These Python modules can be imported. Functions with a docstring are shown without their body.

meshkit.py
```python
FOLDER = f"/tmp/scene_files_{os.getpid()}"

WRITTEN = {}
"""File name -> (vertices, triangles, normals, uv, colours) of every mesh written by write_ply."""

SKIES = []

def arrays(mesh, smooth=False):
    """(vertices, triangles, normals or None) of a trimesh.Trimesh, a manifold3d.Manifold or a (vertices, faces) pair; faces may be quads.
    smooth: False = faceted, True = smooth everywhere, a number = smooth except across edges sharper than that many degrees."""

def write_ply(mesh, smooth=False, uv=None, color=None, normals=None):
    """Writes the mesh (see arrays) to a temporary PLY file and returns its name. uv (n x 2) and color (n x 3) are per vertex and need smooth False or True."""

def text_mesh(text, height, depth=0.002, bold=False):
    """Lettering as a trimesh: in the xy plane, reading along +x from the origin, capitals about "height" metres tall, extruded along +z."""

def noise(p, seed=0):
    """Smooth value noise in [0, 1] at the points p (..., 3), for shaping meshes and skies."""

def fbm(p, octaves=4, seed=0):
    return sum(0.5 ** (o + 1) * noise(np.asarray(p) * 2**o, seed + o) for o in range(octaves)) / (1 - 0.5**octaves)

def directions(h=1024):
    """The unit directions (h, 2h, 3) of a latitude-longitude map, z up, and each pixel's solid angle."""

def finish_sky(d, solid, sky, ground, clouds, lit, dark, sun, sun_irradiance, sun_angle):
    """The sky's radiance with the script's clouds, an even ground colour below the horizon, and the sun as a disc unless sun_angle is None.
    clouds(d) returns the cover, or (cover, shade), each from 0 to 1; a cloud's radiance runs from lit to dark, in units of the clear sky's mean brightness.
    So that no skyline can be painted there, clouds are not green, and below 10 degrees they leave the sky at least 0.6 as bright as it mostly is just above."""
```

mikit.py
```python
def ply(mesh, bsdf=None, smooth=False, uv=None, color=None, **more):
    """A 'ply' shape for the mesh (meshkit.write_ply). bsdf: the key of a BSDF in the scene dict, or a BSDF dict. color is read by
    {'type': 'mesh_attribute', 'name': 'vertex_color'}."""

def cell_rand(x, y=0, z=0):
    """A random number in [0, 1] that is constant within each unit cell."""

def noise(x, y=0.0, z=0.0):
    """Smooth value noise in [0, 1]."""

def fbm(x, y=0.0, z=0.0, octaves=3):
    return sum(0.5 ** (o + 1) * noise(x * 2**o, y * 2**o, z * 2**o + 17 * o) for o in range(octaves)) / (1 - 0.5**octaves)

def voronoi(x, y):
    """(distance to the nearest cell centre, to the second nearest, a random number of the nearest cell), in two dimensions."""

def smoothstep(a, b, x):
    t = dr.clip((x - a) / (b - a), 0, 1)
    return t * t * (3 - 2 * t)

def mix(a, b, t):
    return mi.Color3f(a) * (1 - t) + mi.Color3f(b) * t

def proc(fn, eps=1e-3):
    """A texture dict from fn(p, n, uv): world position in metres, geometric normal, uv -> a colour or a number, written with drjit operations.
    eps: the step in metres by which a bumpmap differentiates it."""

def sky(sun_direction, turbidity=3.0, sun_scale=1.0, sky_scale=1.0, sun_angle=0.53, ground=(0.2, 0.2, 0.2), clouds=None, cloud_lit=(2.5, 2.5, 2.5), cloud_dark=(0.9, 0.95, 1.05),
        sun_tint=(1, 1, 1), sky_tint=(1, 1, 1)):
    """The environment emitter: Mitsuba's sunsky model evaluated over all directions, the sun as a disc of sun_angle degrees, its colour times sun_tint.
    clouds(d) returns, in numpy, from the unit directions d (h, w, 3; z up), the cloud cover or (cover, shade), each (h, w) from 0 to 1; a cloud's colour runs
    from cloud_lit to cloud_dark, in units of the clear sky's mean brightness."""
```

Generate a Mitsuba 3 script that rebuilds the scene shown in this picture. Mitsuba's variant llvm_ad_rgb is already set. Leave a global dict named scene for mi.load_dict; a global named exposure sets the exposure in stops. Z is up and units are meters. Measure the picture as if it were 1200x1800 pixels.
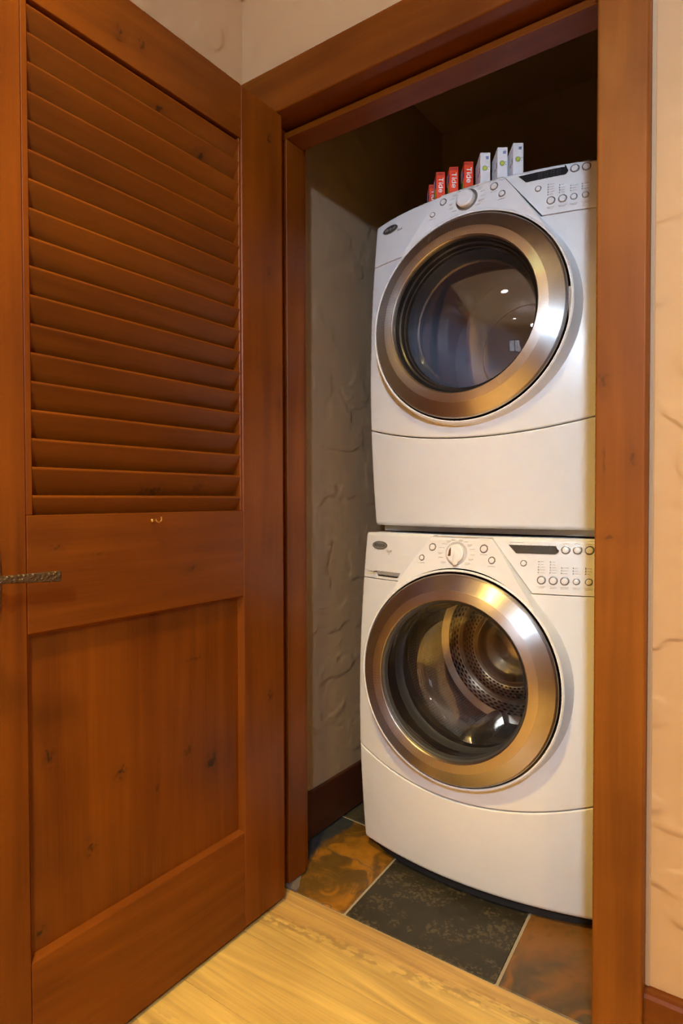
import math
import random
import numpy as np
import trimesh
import manifold3d as m3
import mitsuba as mi
import drjit as dr
import mikit
import meshkit
from shapely.geometry import Polygon, Point
from shapely import affinity
from shapely.geometry.polygon import orient
from mikit import noise, fbm, smoothstep, mix, cell_rand, voronoi

random.seed(7)
rng = np.random.default_rng(7)
T = mi.ScalarTransform4f

# ------------------------------------------------------------------ camera, lights, exposure
CAM = dict(c=(1.1088, -1.2423, 1.0568), yaw=0.6161, pit=-0.0207, rol=-0.0022, f=1102.75)


def camera_entry():
    y, p, r = CAM['yaw'], CAM['pit'], CAM['rol']
    F = np.array([-math.sin(y) * math.cos(p), math.cos(y) * math.cos(p), math.sin(p)])
    R = np.array([math.cos(y), math.sin(y), 0.0])
    U = np.cross(R, F)
    U2 = math.cos(r) * U - math.sin(r) * R
    c = np.array(CAM['c'])
    return {'type': 'perspective', 'fov': math.degrees(2 * math.atan(600 / CAM['f'])), 'fov_axis': 'x', 'near_clip': 0.05, 'far_clip': 50.0,
            'to_world': T().look_at(origin=c.tolist(), target=(c + F).tolist(), up=U2.tolist())}


exposure = 0.0
scene = {'camera': camera_entry()}
labels = {}
WARM = (1.02, 0.69, 0.15)
NEUTRAL = (1.15, 1.58, 2.10)
DOWNLIGHTS = [(0.57, -1.17, 2130.0), (1.85, -1.75, 1000.0), (1.2, -3.4, 1800.0)]     # x, y, radiance of a disc of 6 cm radius, sunk in a can
GLOBE = (1.46, -2.12, 2.03, 0.062, 565.0)                                         # small unseen globe standing in for an off-camera flash
WINDOW_L = (0.50, 0.56, 0.66)
CEIL = 2.62


# ------------------------------------------------------------------ helpers
def add(key, mesh, bsdf, smooth=False, uv=None, **more):
    base, k, n = key, key, 0
    while k in scene:
        n += 1
        k = f'{base}_{n:03d}'
    scene[k] = mikit.ply(mesh, bsdf, smooth=smooth, uv=uv, **more)
    return k


def tag(key, label=None, cat=None, group=None, kind=None):
    d = labels.setdefault(key, {})
    for a, b in (('label', label), ('category', cat), ('group', group), ('kind', kind)):
        if b:
            d[a] = b


def struct(key, label=None):
    tag(key, label=label, kind='structure')


def tm(v, f):
    v, f = np.asarray(v, float), np.asarray(f, int)
    if f.shape[1] == 4:
        f = np.vstack([f[:, [0, 1, 2]], f[:, [0, 2, 3]]])
    return trimesh.Trimesh(v, f, process=False)


def cat(ms):
    return trimesh.util.concatenate([m if isinstance(m, trimesh.Trimesh) else man2tm(m) for m in ms])


def man2tm(m):
    q = m.to_mesh()
    return trimesh.Trimesh(np.array(q.vert_properties[:, :3], float), np.array(q.tri_verts), process=False)


def tm2man(m):
    return m3.Manifold(m3.Mesh(np.asarray(m.vertices, np.float32), np.asarray(m.faces, np.uint32)))


def box(x0, x1, y0, y1, z0, z1, c=0.0015):
    if c <= 0:
        m = trimesh.creation.box((x1 - x0, y1 - y0, z1 - z0))
        m.apply_translation(((x0 + x1) / 2, (y0 + y1) / 2, (z0 + z1) / 2))
        return m
    P = []
    for sx in (0, 1):
        for sy in (0, 1):
            for sz in (0, 1):
                x, y, z = (x0, x1)[sx], (y0, y1)[sy], (z0, z1)[sz]
                ix, iy, iz = c * (1 - 2 * sx), c * (1 - 2 * sy), c * (1 - 2 * sz)
                P += [(x, y + iy, z + iz), (x + ix, y, z + iz), (x + ix, y + iy, z)]
    return trimesh.Trimesh(np.array(P), process=False).convex_hull


def prism(poly2d, axis, a0, a1):
    """Convex or simple polygon swept along an axis; 2-d coordinates are the other two axes in xyz order."""
    poly = Polygon(poly2d) if not isinstance(poly2d, Polygon) else poly2d
    m = trimesh.creation.extrude_polygon(poly, a1 - a0, engine='earcut')
    v = m.vertices.copy()
    o = np.empty_like(v)
    oth = [i for i in range(3) if i != axis]
    o[:, oth[0]], o[:, oth[1]], o[:, axis] = v[:, 0], v[:, 1], v[:, 2] + a0
    f = m.faces if axis != 1 else m.faces[:, ::-1]
    return trimesh.Trimesh(o, f, process=False)


def tube(pts, r, n=12, caps=True):
    pts = np.asarray(pts, float)
    rr = np.broadcast_to(r, len(pts))
    t = np.gradient(pts, axis=0)
    t /= np.linalg.norm(t, axis=1, keepdims=True)
    up = np.array([0, 0, 1.0]) if abs(t[0][2]) < 0.9 else np.array([1.0, 0, 0])
    V, F = [], []
    a = np.cross(t[0], up)
    a /= np.linalg.norm(a)
    for i in range(len(pts)):
        a = a - t[i] * (a @ t[i])
        a /= np.linalg.norm(a)
        b = np.cross(t[i], a)
        for k in range(n):
            q = 2 * math.pi * k / n
            V.append(pts[i] + rr[i] * (math.cos(q) * a + math.sin(q) * b))
    for i in range(len(pts) - 1):
        for k in range(n):
            k2 = (k + 1) % n
            F.append((i * n + k, i * n + k2, (i + 1) * n + k2, (i + 1) * n + k))
    m = tm(V, F)
    if caps:
        V2 = list(m.vertices) + [pts[0], pts[-1]]
        F2 = list(m.faces)
        c0, c1 = len(V), len(V) + 1
        for k in range(n):
            k2 = (k + 1) % n
            F2 += [(c0, k2, k), (c1, (len(pts) - 1) * n + k, (len(pts) - 1) * n + k2)]
        m = tm(V2, F2)
    return m


def lathe(prof, n=192):
    """prof: list of smooth segments, each a list of (r, t); returns (mesh, uv) about the y axis at the origin, t towards -y.
    Order the profile so that the outside lies to its left when r grows to the right and t upwards."""
    V, UV, F = [], [], []
    for seg in prof:
        b = len(V)
        s = np.r_[0, np.cumsum(np.hypot(*np.diff(np.array(seg), axis=0).T))]
        for (r, t), q in zip(seg, s):
            for k in range(n + 1):
                a = 2 * math.pi * k / n - math.pi / 2
                V.append((r * math.cos(a), -t, r * math.sin(a)))
                UV.append((k / n, q))
        w = n + 1
        for i in range(len(seg) - 1):
            for k in range(n):
                p = b + i * w + k
                F.append((p, p + 1, p + w + 1, p + w))
    m = tm(V, F)
    f = m.faces
    c = m.vertices[f].mean(1)
    return m, np.array(UV)


def arc(r0, t0, r1, t1, bulge, n=6):
    """points from (r0,t0) to (r1,t1) bulging to the left of the direction of travel"""
    p0, p1 = np.array((r0, t0)), np.array((r1, t1))
    d = p1 - p0
    nn = np.array((-d[1], d[0]))
    return [tuple(p0 + d * u + nn * bulge * 4 * u * (1 - u)) for u in np.linspace(0, 1, n)]


# ------------------------------------------------------------------ materials
def principled(color, rough=0.5, metallic=0.0, spec=0.5, **k):
    c = color if isinstance(color, dict) else {'type': 'rgb', 'value': list(color)}
    return {'type': 'twosided', 'bsdf': {'type': 'principled', 'base_color': c, 'roughness': rough, 'metallic': metallic, 'specular': spec, **k}}


KNOTS_Z = [  # (y, z, radius y, radius z, strength) on the door's lower panel and stiles
    (-0.632, 0.594, .009, .014, .85), (-0.484, 0.511, .010, .012, .75), (-0.240, 0.450, .012, .018, .95), (-0.309, 0.496, .012, .012, .5),
    (-0.548, 0.391, .010, .013, .7), (-0.652, 0.285, .008, .010, .85), (-0.290, 0.700, .016, .006, .45), (-0.395, 0.445, .006, .012, .4),
    (-0.052, 1.955, .007, .014, .8), (-0.052, 1.62, .006, .014, .75), (-0.055, 0.560, .010, .014, .55), (-0.06, 0.95, .02, .035, .25), (-0.02, 1.30, .010, .02, .3)]
KNOTS_X = [  # (x, z, rx, rz, strength) on the right side casing
    (0.884, 1.13, .004, .012, .55), (0.842, 0.985, .010, .004, .6), (0.833, 1.27, .008, .016, .5), (0.835, 1.12, .002, .03, .4)]
KNOTS_Y = [  # (y, z, ry, rz, s) on the rails and louvres of the door
    (-0.622, 0.970, .010, .006, .5), (-0.306, 0.905, .014, .006, .75), (-0.262, 1.83, .010, .008, .85), (-0.372, 1.875, .010, .006, .8), (-0.502, 1.265, .008, .004, .8),
    (-0.40, 1.075, .03, .012, .55), (-0.28, 1.085, .02, .01, .4), (-0.48, 1.96, .008, .016, .7), (-0.43, 1.967, .008, .012, .7), (-0.535, 0.955, .012, .003, .35)]


def knots(a, b, tab, wob):
    k = mi.Float(0)
    for i, (ya, zb, ra, rb, s) in enumerate(tab):
        u, v = (a - ya) / ra, (b - zb) / rb
        wx = noise(a * 160 + i, b * 120, 3.0) - 0.5
        wy = noise(a * 130, b * 170 + i, 8.0) - 0.5
        d = dr.square(u + 1.3 * wx) + dr.square(v + 1.3 * wy)
        core = dr.exp(-dr.square(d * (1.5 + 1.5 * wob)))
        rays = 0.55 * dr.exp(-d * 0.9) * smoothstep(0.35, 0.75, wob)
        k = dr.maximum(k, s * dr.maximum(core * (0.6 + 0.4 * wob), rays) + 0.20 * s * dr.exp(-d * 0.16))
    return k


WOOD_D, WOOD_L = (0.076, 0.0150, 0.0004), (0.185, 0.0440, 0.0014)


def wood(axis, tab=None, dark=WOOD_D, light=WOOD_L, board=None):
    def fn(p, n, uv):
        c = [p.x, p.y, p.z]
        a = c[axis]
        b, d = [c[i] for i in range(3) if i != axis]
        w = fbm(b * 5, d * 5, a * 1.3, octaves=2)
        g = fbm(b * 38 + w * 3, d * 38 + w * 3, a * 1.6, octaves=3)
        f = noise(b * 330, d * 330, a * 7)
        blot = fbm(p.x * 4.5 + 9, p.y * 4.5, p.z * 4.5, octaves=3)
        t = 0.48 + 0.75 * (g - 0.5) + 0.14 * (f - 0.5) + 0.85 * (blot - 0.5)
        if board:
            t = t + 0.22 * (cell_rand(dr.floor(p.y / board + 0.3), 3, 5) - 0.5)
        t = dr.clip(t, 0, 1)
        col = mix(dark, light, t)
        if tab is not None:
            wob = noise(b * 90, d * 90, a * 90)
            if axis == 0:
                k = mi.Float(0)
            else:
                k = knots(p.y, p.z, tab, wob)
                if axis == 2:
                    on = dr.select(p.x < 0.3, k, knots(p.x, p.z, KNOTS_X, wob))
                    k = on
            col = mix(col, (0.020, 0.008, 0.003), dr.clip(k, 0, 1))
        return col
    return fn


def wood_bsdf(fn, rough=0.40):
    return principled(mikit.proc(fn), rough, spec=0.22, clearcoat=0.10, clearcoat_gloss=0.8)


scene['wood_z'] = wood_bsdf(wood(2, KNOTS_Z))
scene['wood_zb'] = wood_bsdf(wood(2, KNOTS_Z, board=0.088))
scene['wood_y'] = wood_bsdf(wood(1, KNOTS_Y))
scene['wood_x'] = wood_bsdf(wood(0))
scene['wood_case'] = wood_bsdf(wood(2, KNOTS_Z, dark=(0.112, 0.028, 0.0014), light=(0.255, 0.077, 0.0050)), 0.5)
scene['wood_dark'] = principled((0.045, 0.012, 0.005), 0.4)


def plaster(p, n, uv):
    a = fbm(p.x * 26, p.y * 26, p.z * 26, octaves=3)
    b = smoothstep(0.52, 0.60, fbm(p.x * 9 + 4, p.y * 9, p.z * 12, octaves=3))
    return a * 0.35 + b * 0.65


def paint(col):
    return {'type': 'bumpmap', 'tex': mikit.proc(plaster, eps=2e-3), 'scale': 0.0055, 'bsdf': principled(col, 0.62, spec=0.3)}


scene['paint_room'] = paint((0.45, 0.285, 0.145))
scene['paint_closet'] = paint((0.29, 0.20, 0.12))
scene['ceiling_paint'] = principled((0.50, 0.36, 0.22), 0.8)
scene['caulk'] = principled((0.38, 0.26, 0.15), 0.6)


def plank_fn(p, n, uv):
    row = dr.floor((0.046 - p.y) / 0.19)
    r1 = cell_rand(row, 2, 7)
    w = fbm(p.x * 1.5, p.y * 9 + row * 7, 0, octaves=2)
    g = fbm(p.x * 2.2 + row * 5, p.y * 75 + w * 6, 0, octaves=3)
    f = noise(p.x * 12, p.y * 420, 0)
    bl = fbm(p.x * 6, p.y * 14 + 3, 1, octaves=3)
    col = mix((0.35, 0.21, 0.065), (0.67, 0.455, 0.135), dr.clip(0.55 + 0.9 * (g - 0.5) + 0.2 * (f - 0.5) + 0.5 * (bl - 0.5), 0, 1))
    # greyish worn band with dark flecks that wanders along the boards
    line = -0.045 - 0.012 * noise(p.x * 5, 3, 0) + 0.11 * (p.x - 0.30)
    d = dr.abs(p.y - line)
    band = dr.exp(-dr.square(d / 0.020)) * smoothstep(0.40, 0.62, fbm(p.x * 48, p.y * 95, 2, octaves=4))
    col = mix(col, (0.22, 0.125, 0.045), 0.55 * band)
    pale = smoothstep(0.0, 0.02, p.y - line)
    col = mix(col, col * mi.Color3f(0.86, 0.76, 0.80), 0.75 * pale)
    line2 = -0.44 + 0.10 * (p.x - 0.3) + 0.02 * noise(p.x * 4, 9, 0)
    band2 = dr.exp(-dr.square((p.y - line2) / 0.03)) * smoothstep(0.45, 0.65, fbm(p.x * 26, p.y * 60, 5, octaves=3))
    return mix(col, (0.22, 0.125, 0.045), 0.5 * band2)


scene['plank_wood'] = principled(mikit.proc(plank_fn), 0.38, spec=0.45)


def slate(kind):
    def fn(p, n, uv):
        x, y = p.x, p.y
        w = fbm(x * 7, y * 7, kind, octaves=3)
        v = fbm(x * 16 + 5 * w, y * 9 + 4 * w, kind * 3, octaves=4)
        s = fbm(x * 60, y * 60, kind + 2, octaves=3)
        if kind == 1:      # golden brown with a dark blue grey corner
            col = mix((0.105, 0.050, 0.008), (0.30, 0.118, 0.009), smoothstep(0.36, 0.66, v))
            vein = smoothstep(0.93, 1.0, 1 - dr.abs(fbm(x * 11 + 3 * w, y * 6, 4, octaves=2) - 0.5) * 6)
            col = mix(col, (0.055, 0.045, 0.038), 0.55 * vein)
            edge = x + 0.028 - 0.10 * (y - 0.10) * -0.2 + 0.045 * (noise(x * 20, y * 24, 1) - 0.5)
            return mix((0.030, 0.032, 0.034), col, smoothstep(-0.012, 0.012, edge)) * (0.8 + 0.4 * s)
        if kind == 2:      # charcoal with a fine pale crackle
            fl = smoothstep(0.50, 0.62, fbm(x * 170, y * 170, 9, octaves=3)) * smoothstep(0.42, 0.62, fbm(x * 22 + 3, y * 22, 3, octaves=3))
            col = mix((0.016, 0.013, 0.008), (0.034, 0.027, 0.016), v)
            return mix(col, (0.105, 0.075, 0.036), 0.50 * fl)
        if kind == 3:      # rust over grey
            col = mix((0.060, 0.045, 0.028), (0.19, 0.075, 0.016), smoothstep(0.25, 0.70, v + 1.1 * (y - 0.17)))
            return mix(col, (0.12, 0.07, 0.02), smoothstep(0.5, 0.7, s) * 0.5)
        return mix((0.022, 0.019, 0.012), (0.060, 0.050, 0.030), v) * (0.7 + 0.6 * s)
    return fn


def slate_bump(p, n, uv):
    return fbm(p.x * 35, p.y * 35, 2, octaves=4)


for k in (1, 2, 3, 4):
    scene[f'slate_{k}'] = {'type': 'bumpmap', 'tex': mikit.proc(slate_bump, eps=1e-3), 'scale': 0.004, 'bsdf': principled(mikit.proc(slate(k)), 0.5, spec=0.4)}
scene['mortar'] = principled((0.13, 0.10, 0.085), 0.8)
scene['grout'] = principled((0.30, 0.25, 0.18), 0.85)
scene['white_enamel'] = principled((0.80, 0.79, 0.77), 0.28, spec=0.5)
scene['white_plastic'] = principled((0.80, 0.79, 0.77), 0.34, spec=0.5)
scene['white_button'] = principled((0.82, 0.80, 0.78), 0.22, spec=0.5)
scene['shadow_gap'] = principled((0.02, 0.018, 0.016), 0.7)
scene['grey_metal'] = principled((0.42, 0.40, 0.38), 0.42, metallic=0.6)
scene['button_ring'] = principled((0.23, 0.21, 0.19), 0.25, metallic=0.5)
scene['print_grey'] = principled((0.30, 0.28, 0.26), 0.6)
scene['print_dark'] = principled((0.06, 0.055, 0.05), 0.6)
scene['print_pale'] = principled((0.52, 0.49, 0.46), 0.6)
scene['display_black'] = principled((0.02, 0.02, 0.022), 0.12, spec=0.5)
scene['display_segment'] = principled((0.055, 0.055, 0.055), 0.3)
scene['display_grey'] = principled((0.075, 0.066, 0.055), 0.12, spec=0.5)
scene['chrome'] = {'type': 'twosided', 'bsdf': {'type': 'roughconductor', 'material': 'none', 'alpha': 0.08, 'specular_reflectance': {'type': 'rgb', 'value': [0.72, 0.71, 0.70]}}}
scene['brushed_steel'] = {'type': 'twosided', 'bsdf': {'type': 'roughconductor', 'material': 'none', 'distribution': 'ggx', 'alpha_u': 0.05, 'alpha_v': 0.20,
                                                       'specular_reflectance': {'type': 'rgb', 'value': [0.66, 0.60, 0.55]}}}
scene['satin_steel'] = {'type': 'twosided', 'bsdf': {'type': 'roughconductor', 'material': 'none', 'distribution': 'ggx', 'alpha_u': 0.07, 'alpha_v': 0.26,
                                                     'specular_reflectance': {'type': 'rgb', 'value': [0.66, 0.58, 0.51]}}}
scene['dryer_drum'] = principled((0.52, 0.53, 0.56), 0.35, metallic=0.5)
scene['black_plastic'] = principled((0.012, 0.012, 0.013), 0.16, spec=0.5)
scene['rubber'] = principled((0.045, 0.044, 0.043), 0.45, spec=0.4)
scene['clear_glass'] = {'type': 'thindielectric', 'int_ior': 1.7}
scene['tinted_glass'] = {'type': 'thindielectric', 'int_ior': 1.8, 'specular_transmittance': {'type': 'rgb', 'value': [0.46, 0.46, 0.49]}}


def drum_fn(p, n, uv):
    u = uv.x * 190
    v = uv.y * 95
    hole = dr.square(u - dr.floor(u) - 0.5) + dr.square(v - dr.floor(v) - 0.5)
    band = (uv.y > 0.09) & (uv.y < 0.155) | (uv.y > 0.20) & (uv.y < 0.33)
    k = dr.select(band, smoothstep(0.10, 0.07, hole), 0.0)
    return mix((0.33, 0.30, 0.27), (0.02, 0.02, 0.02), k)


def back_fn(p, n, uv):
    r, u = uv.y, uv.x
    row = dr.floor(r * 105)
    q = u * 58 + 0.5 * (row - 2 * dr.floor(row * 0.5))
    hole = dr.square(q - dr.floor(q) - 0.5) + dr.square(r * 105 - row - 0.5)
    band = (r > 0.1235) & (r < 0.163) | (r > 0.180) & (r < 0.216)
    k = dr.select(band, smoothstep(0.13, 0.08, hole), 0.0)
    return mix((0.50, 0.45, 0.38), (0.015, 0.013, 0.011), k)


scene['drum_steel'] = principled(mikit.proc(drum_fn), 0.22, metallic=0.92)
scene['drum_back_steel'] = principled(mikit.proc(back_fn), 0.20, metallic=0.9)


def hammered(p, n, uv):
    return fbm(p.x * 260, p.y * 260, p.z * 260, octaves=2)


scene['hammered_bronze'] = {'type': 'bumpmap', 'tex': mikit.proc(hammered, eps=4e-4), 'scale': 0.0035, 'bsdf': principled((0.085, 0.050, 0.026), 0.42, metallic=0.6)}
scene['brass'] = principled((0.80, 0.55, 0.20), 0.2, metallic=1.0)
scene['red_card'] = principled((0.74, 0.050, 0.006), 0.45)
scene['red_card_dark'] = principled((0.45, 0.025, 0.008), 0.45)
scene['white_card'] = principled((0.78, 0.77, 0.78), 0.5)
scene['ink_white'] = principled((0.85, 0.78, 0.74), 0.5)
scene['ink_blue'] = principled((0.13, 0.18, 0.42), 0.5)
scene['ink_pale_blue'] = principled((0.40, 0.55, 0.72), 0.5)
scene['ink_lime'] = principled((0.50, 0.52, 0.06), 0.5)
scene['ink_green'] = principled((0.10, 0.22, 0.06), 0.5)
scene['ink_yellow'] = principled((0.60, 0.40, 0.02), 0.5)
scene['ink_purple'] = principled((0.12, 0.07, 0.24), 0.5)
scene['ink_pink'] = principled((0.50, 0.30, 0.32), 0.5)
scene['sensor_plastic'] = principled((0.50, 0.36, 0.22), 0.5)
scene['lamp_trim'] = principled((0.75, 0.73, 0.70), 0.5)
scene['frame_white'] = principled((0.6, 0.55, 0.48), 0.5)

# ------------------------------------------------------------------ lamps, flash stand-in and window (they light the place)
for (x, y, L) in DOWNLIGHTS:
    k = 'ceiling_light'
    n = sum(1 for q in labels if q.startswith('ceiling_light'))
    k = k if n == 0 else f'ceiling_light_{n:03d}'
    struct(k)
    ring, uv = lathe([[(0.092, 0.0), (0.092, 0.004), (0.073, 0.006), (0.071, 0.0)], [(0.071, 0.0), (0.068, -0.0895)]], 48)
    R90 = trimesh.transformations.rotation_matrix(math.pi / 2, (1, 0, 0))
    ring.apply_transform(R90)
    ring.apply_translation((x, y, CEIL))
    add(f'{k}__can', ring, 'lamp_trim')
    th = np.linspace(0, 2 * math.pi, 33)[:-1]
    V = [(x, y, CEIL + 0.075)] + [(x + 0.06 * math.cos(a), y + 0.06 * math.sin(a), CEIL + 0.075) for a in th]
    F = [(0, (i + 1) % 32 + 1, i + 1) for i in range(32)]
    add(f'{k}__diffuser', tm(V, F), 'lamp_trim', emitter={'type': 'area', 'radiance': {'type': 'rgb', 'value': [L * c for c in WARM]}})
gx, gy, gz, gr, gl = GLOBE  # globe, pole and base added out of view in place of a flash
g = trimesh.creation.icosphere(3, gr)
g.apply_translation((gx, gy, gz))
add('flash_stand_in__globe', g, 'lamp_trim', smooth=True, emitter={'type': 'area', 'radiance': {'type': 'rgb', 'value': [gl * c for c in NEUTRAL]}})
add('flash_stand_in__pole', tube([(gx, gy, 0.02), (gx, gy, gz - gr + 0.003)], 0.012), 'black_plastic', smooth=40)
add('flash_stand_in__base', trimesh.creation.cylinder(0.15, 0.02, sections=40, transform=trimesh.transformations.translation_matrix((gx, gy, 0.0105))), 'black_plastic', smooth=40)
tag('flash_stand_in', 'unseen white globe on a black pole, standing in for an off-camera flash', 'lamp', kind='structure')

# ------------------------------------------------------------------ room shell
XR, YB = 2.7, -6.0                      # right and back walls of the hall
XL = -0.105
OX0, OX1 = -0.002, 0.8284               # rough opening
add('wall_front', cat([box(OX1 + 0.012, XR, 0.012, 0.142, 0, CEIL, 0), box(XL, OX0 - 0.012, 0.012, 0.142, 0, CEIL, 0), box(OX0 - 0.012, OX1 + 0.012, 0.012, 0.142, 2.066, CEIL, 0)]), 'paint_room')
struct('wall_front')
add('wall_left', box(XL - 0.1, XL, YB, 0.142, 0, CEIL, 0), 'paint_room')
struct('wall_left')
add('wall_right', box(XR, XR + 0.1, YB, 0.142, 0, CEIL, 0), 'paint_room')
struct('wall_right')
add('wall_back', box(XL - 0.1, XR + 0.1, YB - 0.1, YB, 0, CEIL, 0), 'paint_room')
struct('wall_back')
cm = tm2man(box(XL - 0.1, XR + 0.1, YB - 0.1, 1.3, CEIL, CEIL + 0.10, 0))
for (x, y, L) in DOWNLIGHTS:
    cm = cm - m3.Manifold.cylinder(0.2, 0.0715, 0.0715, 48).translate((x, y, CEIL - 0.05))
add('ceiling', man2tm(cm), 'ceiling_paint')
struct('ceiling')
CX0, CX1, CY1 = -0.095, 0.935, 1.20
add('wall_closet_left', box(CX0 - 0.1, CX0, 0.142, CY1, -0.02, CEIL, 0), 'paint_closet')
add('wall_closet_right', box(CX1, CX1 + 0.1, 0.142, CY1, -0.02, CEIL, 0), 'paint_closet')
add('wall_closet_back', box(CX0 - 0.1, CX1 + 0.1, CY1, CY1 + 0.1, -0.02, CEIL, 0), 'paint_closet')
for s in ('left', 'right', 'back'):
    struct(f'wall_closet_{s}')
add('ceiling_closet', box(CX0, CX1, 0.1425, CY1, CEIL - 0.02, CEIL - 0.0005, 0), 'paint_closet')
struct('ceiling_closet')
# window at the far end of the hall: frame, panes, pale daylight outside
wx0, wx1, wz0, wz1 = 1.30, 2.00, 1.0, 1.75
struct('window_1')
add('window_1__frame', cat([box(wx0 - .06, wx1 + .06, YB, YB + .03, wz0 - .06, wz0), box(wx0 - .06, wx1 + .06, YB, YB + .03, wz1, wz1 + .06),
                            box(wx0 - .06, wx0, YB, YB + .03, wz0, wz1), box(wx1, wx1 + .06, YB, YB + .03, wz0, wz1), box(1.63, 1.67, YB, YB + .03, wz0, wz1)]), 'wood_x')
V = [(wx0, YB + .004, wz0), (wx1, YB + .004, wz0), (wx1, YB + .004, wz1), (wx0, YB + .004, wz1)]
add('window_1__pane', tm(V, [(0, 2, 1), (0, 3, 2)]), 'lamp_trim', emitter={'type': 'area', 'radiance': {'type': 'rgb', 'value': list(WINDOW_L)}})

# floor of the hall: boards along x, each a part
struct('floor')
y1, row = 0.046, 0
while y1 > YB:
    y0 = max(y1 - 0.19, YB)
    cuts = [XL] + sorted(XL + (row * 0.73 % 1.6) + 0.9 + 1.6 * k for k in range(2)) + [XR]
    cuts = [c for c in cuts if c <= XR]
    if row < 1:
        cuts = [XL, XR]
    for a, b in zip(cuts[:-1], cuts[1:]):
        if row == 0:
            x0, x1 = 0.0, 0.8264
            m = box(x0, x1, 0.0, y1, -0.02, 0.0, 0.003)
            m2 = box(XL, XR, y0 + .0004, -0.021 + 0.021, -0.02, 0.0, 0.0008)
            add('floor__plank', cat([m, m2]), 'plank_wood')
        else:
            add('floor__plank', box(a + .0003, b - .0003, y0 + .0004, y1 - .0004, -0.02, 0.0, 0.0008), 'plank_wood')
    y1 = y0
    row += 1
add('floor__subfloor', box(XL - 0.1, XR + 0.1, YB - 0.1, 0.046, -0.08, -0.021, 0), 'shadow_gap')

# closet floor: slate tiles with pale joints
struct('floor_closet')
add('floor_closet__grout', box(CX0 - .05, CX1 + .05, 0.0465, CY1, -0.03, -0.0045, 0), 'grout')
xs = [-0.206, 0.1998, 0.605, 1.0]
ys = [0.047, 0.4435, 0.85, 1.2]


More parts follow.
